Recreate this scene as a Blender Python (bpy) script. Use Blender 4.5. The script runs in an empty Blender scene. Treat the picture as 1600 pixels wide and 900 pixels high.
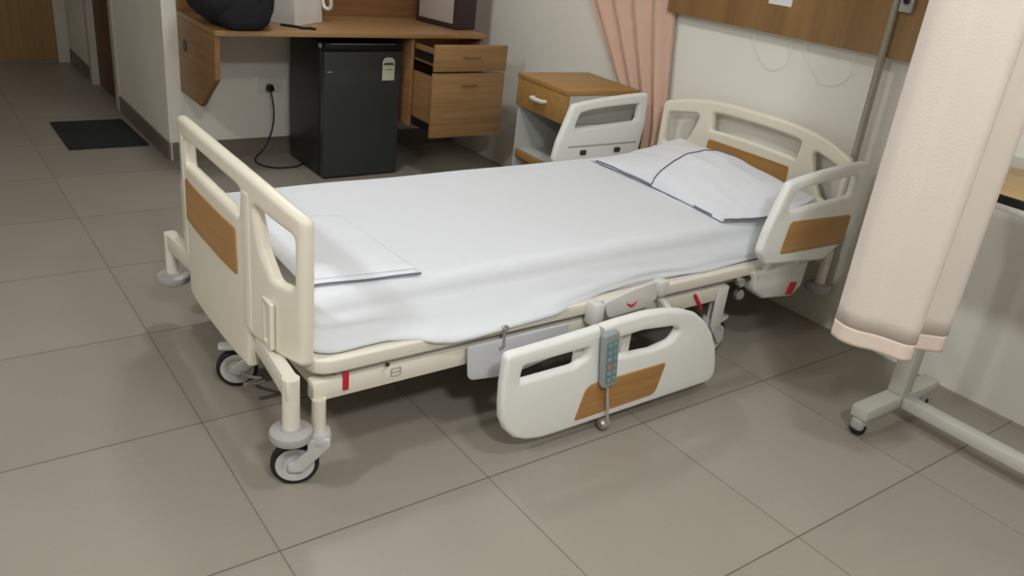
import bpy, bmesh, math, random
from mathutils import Vector, Matrix, noise
random.seed(7)
scn = bpy.context.scene
col = scn.collection
PI = math.pi

# ------------------------------------------------------------------ materials
def srgb(r, g, b):
    f = lambda c: (c/255/12.92) if c/255 <= .04045 else ((c/255+.055)/1.055)**2.4
    return (f(r), f(g), f(b), 1)

def new_mat(name, colr, rough=.5, metal=0., noise_amt=0., scale=8., spec=.5, bump=0., bscale=60., sheen=0.):
    m = bpy.data.materials.new(name); m.use_nodes = True
    nt = m.node_tree; b = nt.nodes['Principled BSDF']
    b.inputs['Base Color'].default_value = colr
    b.inputs['Roughness'].default_value = rough
    b.inputs['Metallic'].default_value = metal
    b.inputs['Specular IOR Level'].default_value = spec
    if sheen: b.inputs['Sheen Weight'].default_value = sheen
    tc = nt.nodes.new('ShaderNodeTexCoord')
    if noise_amt:
        n = nt.nodes.new('ShaderNodeTexNoise'); n.inputs['Scale'].default_value = scale; n.inputs['Detail'].default_value = 5
        nt.links.new(tc.outputs['Object'], n.inputs['Vector'])
        mx = nt.nodes.new('ShaderNodeMix'); mx.data_type = 'RGBA'
        mx.inputs[6].default_value = tuple(c*(1-noise_amt) for c in colr[:3])+(1,)
        mx.inputs[7].default_value = tuple(min(1, c*(1+noise_amt)) for c in colr[:3])+(1,)
        nt.links.new(n.outputs['Fac'], mx.inputs[0]); nt.links.new(mx.outputs[2], b.inputs['Base Color'])
    if bump:
        n2 = nt.nodes.new('ShaderNodeTexNoise'); n2.inputs['Scale'].default_value = bscale; n2.inputs['Detail'].default_value = 3
        nt.links.new(tc.outputs['Object'], n2.inputs['Vector'])
        bp = nt.nodes.new('ShaderNodeBump'); bp.inputs['Strength'].default_value = bump; bp.inputs['Distance'].default_value = .01
        nt.links.new(n2.outputs['Fac'], bp.inputs['Height']); nt.links.new(bp.outputs['Normal'], b.inputs['Normal'])
    return m

def wood(name, c1, c2, axis='X', rough=.45, sc=1.):
    """laminate with the grain running along one axis"""
    m = bpy.data.materials.new(name); m.use_nodes = True
    nt = m.node_tree; b = nt.nodes['Principled BSDF']; b.inputs['Roughness'].default_value = rough
    tc = nt.nodes.new('ShaderNodeTexCoord'); mp = nt.nodes.new('ShaderNodeMapping')
    s = {'X': (1.2, 22, 22), 'Y': (22, 1.2, 22), 'Z': (22, 22, 1.2)}[axis]
    mp.inputs['Scale'].default_value = tuple(v*sc for v in s)
    nt.links.new(tc.outputs['Object'], mp.inputs['Vector'])
    n = nt.nodes.new('ShaderNodeTexNoise'); n.inputs['Scale'].default_value = 1.3; n.inputs['Detail'].default_value = 6; n.inputs['Roughness'].default_value = .6
    n.inputs['Distortion'].default_value = .5
    nt.links.new(mp.outputs['Vector'], n.inputs['Vector'])
    r = nt.nodes.new('ShaderNodeValToRGB')
    r.color_ramp.elements[0].position = .3; r.color_ramp.elements[0].color = c1
    r.color_ramp.elements[1].position = .72; r.color_ramp.elements[1].color = c2
    nt.links.new(n.outputs['Fac'], r.inputs['Fac']); nt.links.new(r.outputs['Color'], b.inputs['Base Color'])
    return m

def tile_mat():
    m = bpy.data.materials.new('floor_tile'); m.use_nodes = True
    nt = m.node_tree; b = nt.nodes['Principled BSDF']; L = nt.links
    tc = nt.nodes.new('ShaderNodeTexCoord'); sp = nt.nodes.new('ShaderNodeSeparateXYZ')
    L.new(tc.outputs['Object'], sp.inputs[0])
    def math_(op, a, bb=None, c=None):
        n = nt.nodes.new('ShaderNodeMath'); n.operation = op
        for i, v in enumerate((a, bb, c)):
            if v is None: continue
            if isinstance(v, (int, float)): n.inputs[i].default_value = v
            else: L.new(v, n.inputs[i])
        return n.outputs[0]
    masks = []
    for ax, w in ((0, .0024), (1, .0021)):
        f = math_('PINGPONG', sp.outputs[ax], .3)           # 0 on a joint, .3 mid tile
        masks.append(math_('LESS_THAN', f, w))
    g = math_('MAXIMUM', math_('MULTIPLY', masks[0], .6), masks[1])
    n = nt.nodes.new('ShaderNodeTexNoise'); n.inputs['Scale'].default_value = 2.2; n.inputs['Detail'].default_value = 6
    L.new(tc.outputs['Object'], n.inputs['Vector'])
    n2 = nt.nodes.new('ShaderNodeTexNoise'); n2.inputs['Scale'].default_value = 90; n2.inputs['Detail'].default_value = 3
    L.new(tc.outputs['Object'], n2.inputs['Vector'])
    # each tile a touch different
    wn = nt.nodes.new('ShaderNodeTexWhiteNoise'); wn.noise_dimensions = '2D'
    cx = nt.nodes.new('ShaderNodeCombineXYZ')
    L.new(math_('FLOOR', math_('DIVIDE', sp.outputs[0], .6)), cx.inputs[0]); L.new(math_('FLOOR', math_('DIVIDE', sp.outputs[1], .6)), cx.inputs[1])
    L.new(cx.outputs[0], wn.inputs['Vector'])
    fac = math_('ADD', math_('ADD', math_('MULTIPLY', n.outputs['Fac'], .5), math_('MULTIPLY', n2.outputs['Fac'], .22)), math_('MULTIPLY', wn.outputs['Value'], .22))
    r = nt.nodes.new('ShaderNodeValToRGB')
    r.color_ramp.elements[0].position = .2; r.color_ramp.elements[0].color = FLOOR_A
    r.color_ramp.elements[1].position = .8; r.color_ramp.elements[1].color = FLOOR_B
    L.new(fac, r.inputs['Fac'])
    mx = nt.nodes.new('ShaderNodeMix'); mx.data_type = 'RGBA'
    L.new(g, mx.inputs[0]); L.new(r.outputs['Color'], mx.inputs[6]); mx.inputs[7].default_value = srgb(98, 91, 80)
    L.new(mx.outputs[2], b.inputs['Base Color'])
    b.inputs['Roughness'].default_value = .42
    b.inputs['Specular IOR Level'].default_value = .4
    return m

FLOOR_A = srgb(146, 139, 127); FLOOR_B = srgb(162, 155, 143)
M = {}
M['floor'] = tile_mat()
M['wall'] = new_mat('wall_paint', srgb(234, 232, 222), .7, noise_amt=.02, scale=3)
M['wall_dim'] = new_mat('bounce_cut_wall', srgb(132, 122, 108), .7, noise_amt=.02, scale=3)  # tone for the unseen left and front walls, darkened to cut bounced light
M['ceil'] = new_mat('ceiling_paint', srgb(214, 212, 206), .8, noise_amt=.01)
M['skirt'] = new_mat('skirting_tile', srgb(118, 108, 96), .4, noise_amt=.06, scale=6)
M['jamb'] = new_mat('door_frame_paint', srgb(190, 184, 170), .5, noise_amt=.02)
M['door_dark'] = wood('door_dark_wood', srgb(82, 48, 27), srgb(104, 64, 38), 'Z')
M['door_far'] = wood('door_oak', srgb(128, 98, 56), srgb(150, 116, 70), 'Z')
M['desk_wood'] = wood('desk_oak', srgb(142, 108, 68), srgb(172, 136, 92), 'X')
M['desk_wood_y'] = wood('desk_oak_side', srgb(134, 98, 60), srgb(162, 122, 78), 'Y')
M['desk_back'] = wood('desk_back_oak', srgb(128, 90, 55), srgb(150, 110, 70), 'X')
M['cab_wood'] = wood('cabinet_beech', srgb(158, 118, 62), srgb(178, 138, 80), 'X')
M['panel_wood'] = wood('wall_panel_veneer', srgb(126, 94, 56), srgb(158, 124, 80), 'Z', sc=.45)
M['bed_wood'] = wood('bed_inlay_laminate', srgb(164, 120, 66), srgb(184, 140, 84), 'X')
M['bed_wood_y'] = wood('bed_inlay_laminate_cross', srgb(164, 120, 66), srgb(184, 140, 84), 'Y')
M['abs'] = new_mat('cream_plastic', srgb(236, 230, 212), .38, noise_amt=.012, scale=5)
M['abs_rail'] = new_mat('ivory_plastic', srgb(240, 241, 236), .36, noise_amt=.012, scale=5)
M['steel_cream'] = new_mat('cream_powder_coat', srgb(232, 226, 212), .4, noise_amt=.02, scale=12)
M['grey_pl'] = new_mat('grey_plastic', srgb(172, 170, 168), .4, noise_amt=.03, scale=10)
M['wheel_pl'] = new_mat('wheel_plastic', srgb(206, 206, 204), .4, noise_amt=.02)
M['rubber'] = new_mat('black_rubber', srgb(28, 28, 28), .6, noise_amt=.1)
M['dark_steel'] = new_mat('dark_steel', srgb(70, 68, 64), .45, .6, noise_amt=.1)
M['chrome'] = new_mat('bright_steel', srgb(190, 188, 184), .25, .9, noise_amt=.03)
M['dull_steel'] = new_mat('dull_steel', srgb(178, 171, 160), .4, .55, noise_amt=.04)
M['red'] = new_mat('red_plastic', srgb(200, 30, 48), .4, noise_amt=.03)
M['white_cover'] = new_mat('white_cover_plastic', srgb(218, 216, 210), .4, noise_amt=.015)
M['lav'] = new_mat('pale_grey_plastic', srgb(208, 208, 212), .35, noise_amt=.02)
M['sheet'] = new_mat('white_cotton', srgb(231, 235, 240), .85, noise_amt=.012, scale=6, bump=.12, bscale=14, sheen=.1)
M['pillow'] = new_mat('pillow_cotton', srgb(232, 235, 241), .85, noise_amt=.012, scale=6, bump=.15, bscale=20, sheen=.1)
M['piping'] = new_mat('grey_piping', srgb(112, 114, 122), .8, noise_amt=.1, scale=40)
M['curtain_a'] = new_mat('peach_curtain', srgb(212, 178, 158), .85, noise_amt=.03, scale=4, bump=.1, bscale=160, sheen=.2)
M['curtain_b'] = new_mat('pale_pink_curtain', srgb(228, 217, 205), .85, noise_amt=.025, scale=4, bump=.1, bscale=160, sheen=.2)
M['hem'] = new_mat('curtain_hem', srgb(234, 216, 202), .85, noise_amt=.02, bump=.1, bscale=160)
M['fridge_side'] = new_mat('fridge_black', srgb(34, 35, 35), .4, noise_amt=.06)
M['fridge_door'] = new_mat('fridge_brushed_grey', srgb(66, 69, 68), .38, .35, noise_amt=.06, scale=3)
M['black_pl'] = new_mat('black_plastic', srgb(20, 20, 21), .35, noise_amt=.1)
M['label'] = new_mat('pale_label', srgb(196, 200, 178), .6, noise_amt=.03)
M['label_dark'] = new_mat('label_print', srgb(60, 62, 56), .6, noise_amt=.05)
M['silver'] = new_mat('silver_badge', srgb(205, 205, 205), .25, .6, noise_amt=.02)
M['black_fab'] = new_mat('black_fabric', srgb(22, 25, 28), .9, noise_amt=.2, scale=20, bump=.3, bscale=60)
M['white_fab'] = new_mat('white_tote', srgb(222, 220, 214), .6, noise_amt=.04, scale=10, bump=.2, bscale=12)
M['maroon'] = new_mat('maroon_card', srgb(58, 42, 44), .5, noise_amt=.08)
M['grey_print'] = new_mat('grey_print', srgb(176, 168, 162), .5, noise_amt=.08, scale=9)
M['white_pl'] = new_mat('white_plastic', srgb(224, 224, 218), .4, noise_amt=.01)
M['mat'] = new_mat('dark_mat', srgb(30, 34, 33), .95, noise_amt=.2, scale=120, bump=.4, bscale=240)
M['table_grey'] = new_mat('grey_powder_coat', srgb(192, 191, 182), .45, noise_amt=.02, scale=12)
M['table_wood'] = wood('table_maple', srgb(190, 160, 112), srgb(206, 176, 130), 'Y')
M['teal'] = new_mat('teal_keypad', srgb(112, 138, 142), .5, noise_amt=.04, scale=30)
M['teal_body'] = new_mat('pale_handset', srgb(150, 160, 158), .45, noise_amt=.02)
M['key'] = new_mat('keypad_key', srgb(132, 154, 156), .5, noise_amt=.02)
M['pinkkey'] = new_mat('pink_key', srgb(206, 110, 104), .5, noise_amt=.02)
M['paper'] = new_mat('white_paper', srgb(226, 226, 226), .8, noise_amt=.01)
M['cab_inside'] = new_mat('pale_grey_laminate', srgb(186, 188, 184), .5, noise_amt=.02)
def emit(name, colr, s):
    m = bpy.data.materials.new(name); m.use_nodes = True
    b = m.node_tree.nodes['Principled BSDF']
    b.inputs['Base Color'].default_value = (.9, .9, .9, 1); b.inputs['Emission Color'].default_value = colr; b.inputs['Emission Strength'].default_value = s
    return m

# ------------------------------------------------------------------ mesh helpers
class B:
    def __init__(s): s.bm = bmesh.new()
    def box(s, x0, x1, y0, y1, z0, z1, bev=0., seg=2, mat=None):
        r = bmesh.ops.create_cube(s.bm, size=1)
        vs = r['verts']
        for v in vs:
            v.co = Vector((x0+(v.co.x+.5)*(x1-x0), y0+(v.co.y+.5)*(y1-y0), z0+(v.co.z+.5)*(z1-z0)))
        if bev:
            es = list({e for v in vs for e in v.link_edges})
            r2 = bmesh.ops.bevel(s.bm, geom=es, offset=bev, segments=seg, profile=.5, affect='EDGES')
            vs = list({v for f in r2['faces'] for v in f.verts} | {v for v in vs if v.is_valid})
        if mat is not None:
            bmesh.ops.transform(s.bm, matrix=mat, verts=[v for v in vs if v.is_valid])
        return s
    def tube(s, pts, r, n=12, caps=True, closed=False):
        pts = [Vector(p) for p in pts]; N = len(pts)
        rs = r if isinstance(r, (list, tuple)) else [r]*N
        t0 = (pts[1]-pts[0]).normalized()
        up = Vector((0, 0, 1)) if abs(t0.z) < .9 else Vector((1, 0, 0))
        nrm = t0.cross(up).normalized(); rings = []
        prev = t0
        for i, p in enumerate(pts):
            if closed: t = (pts[(i+1) % N]-pts[i-1]).normalized()
            else: t = ((pts[min(i+1, N-1)]-pts[max(i-1, 0)])).normalized()
            ax = prev.cross(t)
            if ax.length > 1e-6: nrm = Matrix.Rotation(prev.angle(t), 3, ax.normalized()) @ nrm
            nrm = (nrm - t*nrm.dot(t)).normalized(); bn = t.cross(nrm); prev = t
            rings.append([s.bm.verts.new(p+(nrm*math.cos(2*PI*k/n)+bn*math.sin(2*PI*k/n))*rs[i]) for k in range(n)])
        for i in range(N if closed else N-1):
            a, b = rings[i], rings[(i+1) % N]
            for k in range(n): s.bm.faces.new((a[k], a[(k+1) % n], b[(k+1) % n], b[k]))
        if caps and not closed:
            s.bm.faces.new(rings[0][::-1]); s.bm.faces.new(rings[-1])
        return s
    def lathe(s, prof, c, axis=(0, 0, 1), n=28):
        """prof: (radius, height along axis)"""
        ax = Vector(axis).normalized(); q = Vector((0, 0, 1)).rotation_difference(ax); c = Vector(c); rings = []
        for r, h in prof:
            if r < 1e-6: rings.append([s.bm.verts.new(c+q @ Vector((0, 0, h)))])
            else: rings.append([s.bm.verts.new(c+q @ Vector((r*math.cos(2*PI*k/n), r*math.sin(2*PI*k/n), h))) for k in range(n)])
        for a, b in zip(rings[:-1], rings[1:]):
            for k in range(n):
                k2 = (k+1) % n
                if len(a) == 1 and len(b) == 1: continue
                if len(a) == 1: s.bm.faces.new((a[0], b[k2], b[k]))
                elif len(b) == 1: s.bm.faces.new((a[k], a[k2], b[0]))
                else: s.bm.faces.new((a[k], a[k2], b[k2], b[k]))
        return s
    def add(s, me, f=None):
        n0 = len(s.bm.verts); s.bm.from_mesh(me); s.bm.verts.ensure_lookup_table()
        if f:
            for v in s.bm.verts[n0:]: v.co = Vector(f(*v.co))
        bpy.data.meshes.remove(me); return s
    def grid(s, fn, nu, nv, closed_u=False):
        vs = [[s.bm.verts.new(fn(i/nu, j/nv)) for j in range(nv+1)] for i in range(nu if closed_u else nu+1)]
        for i in range(nu):
            for j in range(nv):
                a, b = vs[i], vs[(i+1) % len(vs)]
                s.bm.faces.new((a[j], b[j], b[j+1], a[j+1]))
        return vs

def rpoly(pts, seg=6):
    out = []; n = len(pts)
    for i, p in enumerate(pts):
        r = p[2] if len(p) > 2 else 0
        c = Vector(p[:2])
        if r <= 0: out.append((c.x, c.y)); continue
        a = (Vector(pts[i-1][:2])-c); b = (Vector(pts[(i+1) % n][:2])-c)
        la, lb = a.length, b.length; a.normalize(); b.normalize()
        ang = a.angle(b); d = min(r/math.tan(ang/2), la*.5, lb*.5)
        p0 = c+a*d; p1 = c+b*d
        for k in range(seg+1):
            t = k/seg; q = p0*(1-t)**2+c*2*t*(1-t)+p1*t*t
            out.append((q.x, q.y))
    return out

def plate(outline, holes=(), thick=.03, bev=.008, cuts=0., bres=2):
    """flat plate with holes and rounded edges in the local xy plane, z is the thickness; returns a mesh"""
    cu = bpy.data.curves.new('tmp', 'CURVE'); cu.dimensions = '2D'; cu.fill_mode = 'BOTH'
    cu.extrude = max(thick/2-bev, 0); cu.bevel_depth = bev; cu.bevel_resolution = bres; cu.offset = -bev
    for pl in [outline]+list(holes):
        sp = cu.splines.new('POLY'); sp.points.add(len(pl)-1); sp.use_cyclic_u = True
        for q, p in zip(sp.points, pl): q.co = (p[0], p[1], 0, 1)
    o = bpy.data.objects.new('tmp', cu); col.objects.link(o)
    dg = bpy.context.evaluated_depsgraph_get(); dg.update()
    me = bpy.data.meshes.new_from_object(o.evaluated_get(dg))
    bpy.data.objects.remove(o); bpy.data.curves.remove(cu)
    bm = bmesh.new(); bm.from_mesh(me)
    bmesh.ops.remove_doubles(bm, verts=bm.verts, dist=1e-5)
    if cuts:
        xs = [v.co.x for v in bm.verts]; x = min(xs)+cuts
        while x < max(xs)-cuts*.3:
            bmesh.ops.bisect_plane(bm, geom=bm.verts[:]+bm.edges[:]+bm.faces[:], plane_co=(x, 0, 0), plane_no=(1, 0, 0)); x += cuts
    bm.to_mesh(me); bm.free()
    return me

def link(name, b, mat, parent=None, smooth=35):
    bm = b.bm if isinstance(b, B) else b
    bmesh.ops.recalc_face_normals(bm, faces=bm.faces)
    me = bpy.data.meshes.new(name); bm.to_mesh(me); bm.free()
    me.materials.append(mat)
    if smooth:
        me.shade_smooth(); me.set_sharp_from_angle(angle=math.radians(smooth))
    o = bpy.data.objects.new(name, me); col.objects.link(o)
    if parent is not None:
        o.parent = parent
        if parent.type == 'EMPTY': o.location = -Vector(parent.location)
    return o

def tag(o, label=None, cat=None, group=None, kind=None):
    if label: o['label'] = label
    if cat: o['category'] = cat
    if group: o['group'] = group
    if kind: o['kind'] = kind
    return o
def thing(name, label, cat, loc, group=None):
    o = bpy.data.objects.new(name, None); col.objects.link(o); o.location = loc; o.empty_display_size = .1
    return tag(o, label, cat, group)
def struct(name, b, mat): return tag(link(name, b, mat, None, 0), kind='structure')
def wbox(*a, **k): return B().box(*a, **k)

# ------------------------------------------------------------------ camera
CAM = Vector((-.55769, -1.47873, 1.42950))
F, yaw, pitch, roll = 1287.713, .66688, .42288, .11556
fw = Vector((math.sin(yaw)*math.cos(pitch), math.cos(yaw)*math.cos(pitch), -math.sin(pitch)))
rt = Vector((math.cos(yaw), -math.sin(yaw), 0)); up = rt.cross(fw)
r2 = math.cos(roll)*rt+math.sin(roll)*up; u2 = -math.sin(roll)*rt+math.cos(roll)*up
cd = bpy.data.cameras.new('camera'); cd.sensor_fit = 'HORIZONTAL'; cd.sensor_width = 36; cd.lens = F*36/1600; cd.clip_start = .05
cam = bpy.data.objects.new('camera', cd); col.objects.link(cam)
cam.matrix_world = Matrix(((r2.x, u2.x, -fw.x, CAM.x), (r2.y, u2.y, -fw.y, CAM.y), (r2.z, u2.z, -fw.z, CAM.z), (0, 0, 0, 1)))
scn.camera = cam

# ------------------------------------------------------------------ room shell
WX, WY, H = 2.43, 3.15, 2.7          # head wall, desk wall, ceiling
XL, YF = -2.6, -3.4                  # left and rear walls (behind the camera)
FAR = 5.95
struct('floor', wbox(XL-.1, WX+.1, YF-.1, FAR+.1, -.1, 0), M['floor'])
struct('ceiling', wbox(XL-.1, WX+.1, YF-.1, FAR+.1, H, H+.1), M['ceil'])
struct('wall_right', wbox(WX, WX+.12, YF, WY+.12, 0, H), M['wall'])
struct('wall_back', wbox(.6, WX, WY, WY+.12, 0, H), M['wall'])
struct('wall_back_left', wbox(XL, -1.0, WY, WY+.12, 0, H), M['wall'])
struct('wall_left', wbox(XL-.12, XL, YF, WY+.12, 0, H), M['wall_dim'])
struct('wall_front', wbox(XL, WX, YF-.12, YF, 0, H), M['wall_dim'])
struct('wall_corridor_left', wbox(-1.12, -1.0, WY+.12, FAR, 0, H), M['wall'])
struct('wall_corridor_right', wbox(.6, .72, WY+.12, 4.29, 0, H), M['wall'])
struct('wall_corridor_end', wbox(.6, .72, 5.17, FAR, 0, H), M['wall'])
struct('wall_over_door', wbox(.6, .72, 4.29, 5.17, 2.12, H), M['wall'])
struct('wall_far', wbox(-1.12, .72, FAR, FAR+.12, 0, H), M['wall'])
struct('baseboard_back', wbox(.612, WX-.0, WY-.012, WY, 0, .1), M['skirt'])
struct('baseboard_corridor', wbox(.588, .6, WY-.012, 4.285, 0, .1), M['skirt'])
struct('baseboard_corridor_end', wbox(.588, .6, 5.18, FAR, 0, .1), M['skirt'])
struct('trim_1', wbox(.585, .72, 4.285, 4.37, 0, 2.12, bev=.004), M['jamb'])
struct('trim_2', wbox(.585, .72, 5.09, 5.175, 0, 2.12, bev=.004), M['jamb'])
d = struct('door_1', wbox(.63, .67, 4.37, 5.09, .008, 2.1, bev=.002), M['door_dark'])
hb = B(); hb.lathe([(.0, 0), (.024, 0), (.024, .008), (.009, .01), (.009, .04), (.0, .04)], (.63, 4.44, 1.0), (-1, 0, 0), 16)
hb.tube([(.592, 4.44, 1.0), (.592, 4.5, 1.0), (.592, 4.55, .998)], .009, 10)
link('door_handle', hb, M['chrome'], d)
d2 = struct('door_2', wbox(-.42, .5, FAR-.03, FAR-.001, .012, 2.08, bev=.002), M['door_far'])
struct('trim_3', wbox(.5, .585, FAR-.04, FAR-.001, 0, 2.12, bev=.004), M['jamb'])
hb = B(); hb.lathe([(.0, 0), (.024, 0), (.024, .008), (.009, .01), (.009, .04), (.0, .04)], (-.35, FAR-.03, 1.0), (0, -1, 0), 16)
hb.tube([(-.35, FAR-.07, 1.0), (-.29, FAR-.07, 1.0), (-.24, FAR-.07, .998)], .009, 10)
link('door_handle', hb, M['chrome'], d2)

# ------------------------------------------------------------------ ceiling lamps (above the frame), one added as fill
def lamp(x, y, r, strength, colr, label):
    t = thing('ceiling_light', label, 'ceiling light', (x, y, H), 'dome ceiling lights')
    b = B(); b.lathe([(0, 0), (r+.012, 0), (r+.012, -.022), (r-.004, -.026), (r-.004, -.012), (0, -.012)], (x, y, H-.0005), n=32); link('rim', b, M['white_pl'], t)
    b = B(); b.lathe([(r-.006, -.024)]+[((r-.006)*math.cos(a), -.024-.10*math.sin(a)) for a in [PI/2*k/8 for k in range(1, 8)]]+[(0, -.124)], (x, y, H), n=32)
    link('diffuser', b, emit('lamp_glow', colr, strength), t)  # dome form chosen so more light spreads sideways onto the walls
GLOW = (.975, .99, 1., 1)
for x, y, r, st_, lab in ((.70, -1.05, .13, 52, 'round ceiling light in front of the bed'), (.85, 1.75, .13, 50, 'round ceiling light between bed and desk'),
                          (-1.8, .1, .16, 74, 'added round fill light left of the camera'), (-.35, -2.25, .17, 108, 'round ceiling light right behind the camera')):  # the left one is an added fill lamp, with no known source
    lamp(x, y, r, st_, GLOW, lab)

# ------------------------------------------------------------------ hospital bed
YC = .72
bed = thing('hospital_bed', 'cream electric hospital bed with curved end boards and wood inlays on castors', 'hospital bed', (1.25, YC, 0))
arc = lambda u: .735+.064*(1-abs(u/.5)**3)
def board_outline():
    top = [(u, arc(u)) for u in [-.455+.91*i/26 for i in range(27)]]
    pts = [(-.5, .345, .02), (-.5, arc(.49), .03)]+top+[(.5, arc(.49), .03), (.5, .345, .02), (.275, .345, .012), (.262, .235, .012), (-.262, .235, .012), (-.275, .345, .012)]
    return rpoly(pts)
def side_window(s):
    p = [(.30, .722, .02), (.468, .690, .02), (.468, .55, .022), (.39, .546, .03), (.34, .61, .06)]
    p = rpoly(p)
    return [(s*a, b) for a, b in p]
def mid_window():
    t = [(u, arc(u)-.052) for u in [-.21+.42*i/14 for i in range(15)]]
    bt = [(u, arc(u)-.128) for u in [.2-.4*i/14 for i in range(15)]]
    return rpoly([(-.238, arc(.238)-.055, .02)]+t+[(.238, arc(.238)-.055, .02), (.228, arc(.238)-.13, .03)]+bt+[(-.228, arc(.238)-.13, .03)])
def end_board(name, xend, sgn, dz, bulge, dy=0):
    yc = YC+dy
    fx = lambda u: xend+sgn*bulge*(1-abs(u/.5)**3)
    mp = lambda u, v, n: (fx(u)+sgn*n, yc+u, v+dz)
    b = B(); b.add(plate(board_outline(), [side_window(1), side_window(-1), mid_window()], .036, .014, .03, 3), mp)
    o = link(name, b, M['abs'], bed)
    b = B(); b.add(plate(rpoly([(-.215, .495, .012), (.235, .495, .012), (.23, .625, .012), (-.21, .625, .012)]), (), .006, .002, .03), lambda u, v, n: (fx(u)+sgn*(n+.019), yc+u, v+dz))
    i = link('inlay', b, M['bed_wood_y'], o); tag(i, 'wood-grain inlay panel')
    b = B(); b.add(plate(rpoly([(-.215, .495, .012), (.235, .495, .012), (.23, .625, .012), (-.21, .625, .012)]), (), .006, .002, .03), lambda u, v, n: (fx(u)-sgn*(n+.019), yc+u, v+dz))
    i = link('inlay', b, M['bed_wood_y'], o); tag(i, 'wood-grain inlay panel')
    for s in (-1, 1):      # ribs beside the centre panel
        b = B(); b.add(plate(rpoly([(s*.272-.022, .36, .01), (s*.272+.022, .36, .01), (s*.272+.02, .745, .01), (s*.272-.02, .745, .01)]), (), .02, .008, .0), lambda u, v, n: (fx(u)+sgn*(n+.011), yc+u, v+dz))
        link('rib', b, M['abs'], o)
    return o, fx
foot, ffx = end_board('footboard', .166, -1, 0, .066)
head, hfx = end_board('headboard', 2.332, 1, -.016, .05, -.02)
for s in (-1,):          # slotted latch on the foot board's near outer panel
    u = s*.375
    b = B(); b.add(plate(rpoly([(u-.03, .358, .006), (u+.03, .358, .006), (u+.03, .49, .006), (u-.03, .49, .006)]), [rpoly([(u-.008, .372, .004), (u+.014, .372, .004), (u+.014, .478, .004), (u-.008, .478, .004)])], .012, .003), lambda a, v, n: (ffx(u)-.02-n, YC+a, v))
    link('latch_plate', b, M['abs'], foot)

# deck frame the mattress lies on
b = B(); ol = rpoly([(.165, .2, .07), (2.30, .2, .07), (2.30, 1.24, .07), (.165, 1.24, .07)])
b.add(plate(ol, [rpoly([(.205, .24, .05), (2.26, .24, .05), (2.26, 1.2, .05), (.205, 1.2, .05)])], .04, .006, .2), lambda x, y, n: (x, y, .342+n))
link('deck_frame', b, M['steel_cream'], bed)
link('deck_panel', wbox(.21, 2.255, .245, 1.195, .345, .368, bev=.004), M['white_cover'], bed)
# base rails, cross bars and legs
for y in (.23, 1.21):
    link('base_rail', wbox(.172, 1.76, y-.02, y+.02, .243, .30, bev=.005), M['steel_cream'], bed)
    link('gap_rail', wbox(.24, 2.2, y-.006, y+.014, .299, .325, bev=.002), M['grey_pl'], bed)
for x in (.215, 1.735):
    link('cross_bar', wbox(x-.02, x+.02, .248, 1.192, .246, .297, bev=.005), M['steel_cream'], bed)
for x in (.75, 1.35):
    link('lift_arm', wbox(x-.02, x+.02, .248, 1.192, .25, .29, bev=.004), M['dark_steel'], bed)
b = B(); b.tube([(.42, .72, .245), (.75, .72, .26)], .03, 16); b.tube([(.75, .72, .26), (1.05, .72, .275), (1.35, .72, .262)], .014, 12)
link('lift_motor', b, M['black_pl'], bed)
def caster(post, wdir, rad, top, pname='castor'):
    """post: xy of the vertical stem; wdir: unit vector the wheel trails along"""
    px, py = post; wx, wy = wdir
    trail = .06; c = Vector((px+wx*trail, py+wy*trail, rad)); ax = Vector((-wy, wx, 0)).normalized()
    if ax.y > 0: ax = -ax
    b = B(); b.tube([(px, py, top), (px, py, .142)], .0185, 20)
    leg = link('leg', b, M['steel_cream'], bed)
    f = B(); f.lathe([(0, .162), (.03, .16), (.034, .148), (.034, .13), (.026, .118), (0, .116)], (px, py, 0), n=24)
    side = Vector((wx, wy, 0))
    # fork: two cheeks sweeping from the swivel head to the hub
    for s in (-1, 1):
        pl = rpoly([(-.03, .150, .012), (.03, .150, .012), (.03, .125, .02), (-trail+.018, .05, .014), (-trail-.018, .05, .016), (-trail-.018, .075, .016), (-.028, .115, .02)])
        f.add(plate(pl, (), .012, .004), lambda a, v, n, s=s: tuple(Vector((px, py, v))-side*a+ax*(s*.026+n)))
    # brake pedal over the wheel
    f.add(plate(rpoly([(-trail-.055, -.02, .015), (.0, -.026, .01), (.0, .026, .01), (-trail-.055, .02, .015)]), (), .012, .004),
          lambda a, v, n: tuple(Vector((px, py, .137+.1*min(0, (a+.05))*0+n))-side*a+ax*v))
    fk = link('castor_fork', f, M['wheel_pl'], bed)
    w = B(); w.lathe([(rad-.012, -.014), (rad-.004, -.014), (rad, -.009), (rad, .009), (rad-.004, .014), (rad-.012, .014)], c, ax, 40)
    wv = link('castor', w, M['rubber'], bed); tag(wv, 'black-tyred castor with pale grey hub')
    w = B(); w.lathe([(0, .019), (.012, .019), (.014, .014), (.03, .012), (.036, .0155), (rad-.013, .0155), (rad-.011, .012), (rad-.011, -.012), (rad-.013, -.0155), (.036, -.0155), (.03, -.012), (.014, -.014), (.012, -.019), (0, -.019)], c, ax, 40)
    link('hub', w, M['wheel_pl'], wv)
caster((.186, .207), Vector((-.92, .36)).normalized(), .0625, .255)
caster((.215, .74), Vector((-.94, .34)).normalized(), .0625, .24)
caster((.212, 1.195), Vector((.95, .1)).normalized(), .0625, .24)
caster((1.735, .235), Vector((.95, .2)).normalized(), .0625, .24)
caster((1.735, 1.195), Vector((.95, -.1)).normalized(), .0625, .24)
b = B(); b.tube([(.195, .64, .075), (.165, .70, .06), (.16, .735, .058)], .006, 10); b.box(.135, .20, .625, .645, .066, .078, bev=.004)
link('brake_pedal', b, M['chrome'], bed)
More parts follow.
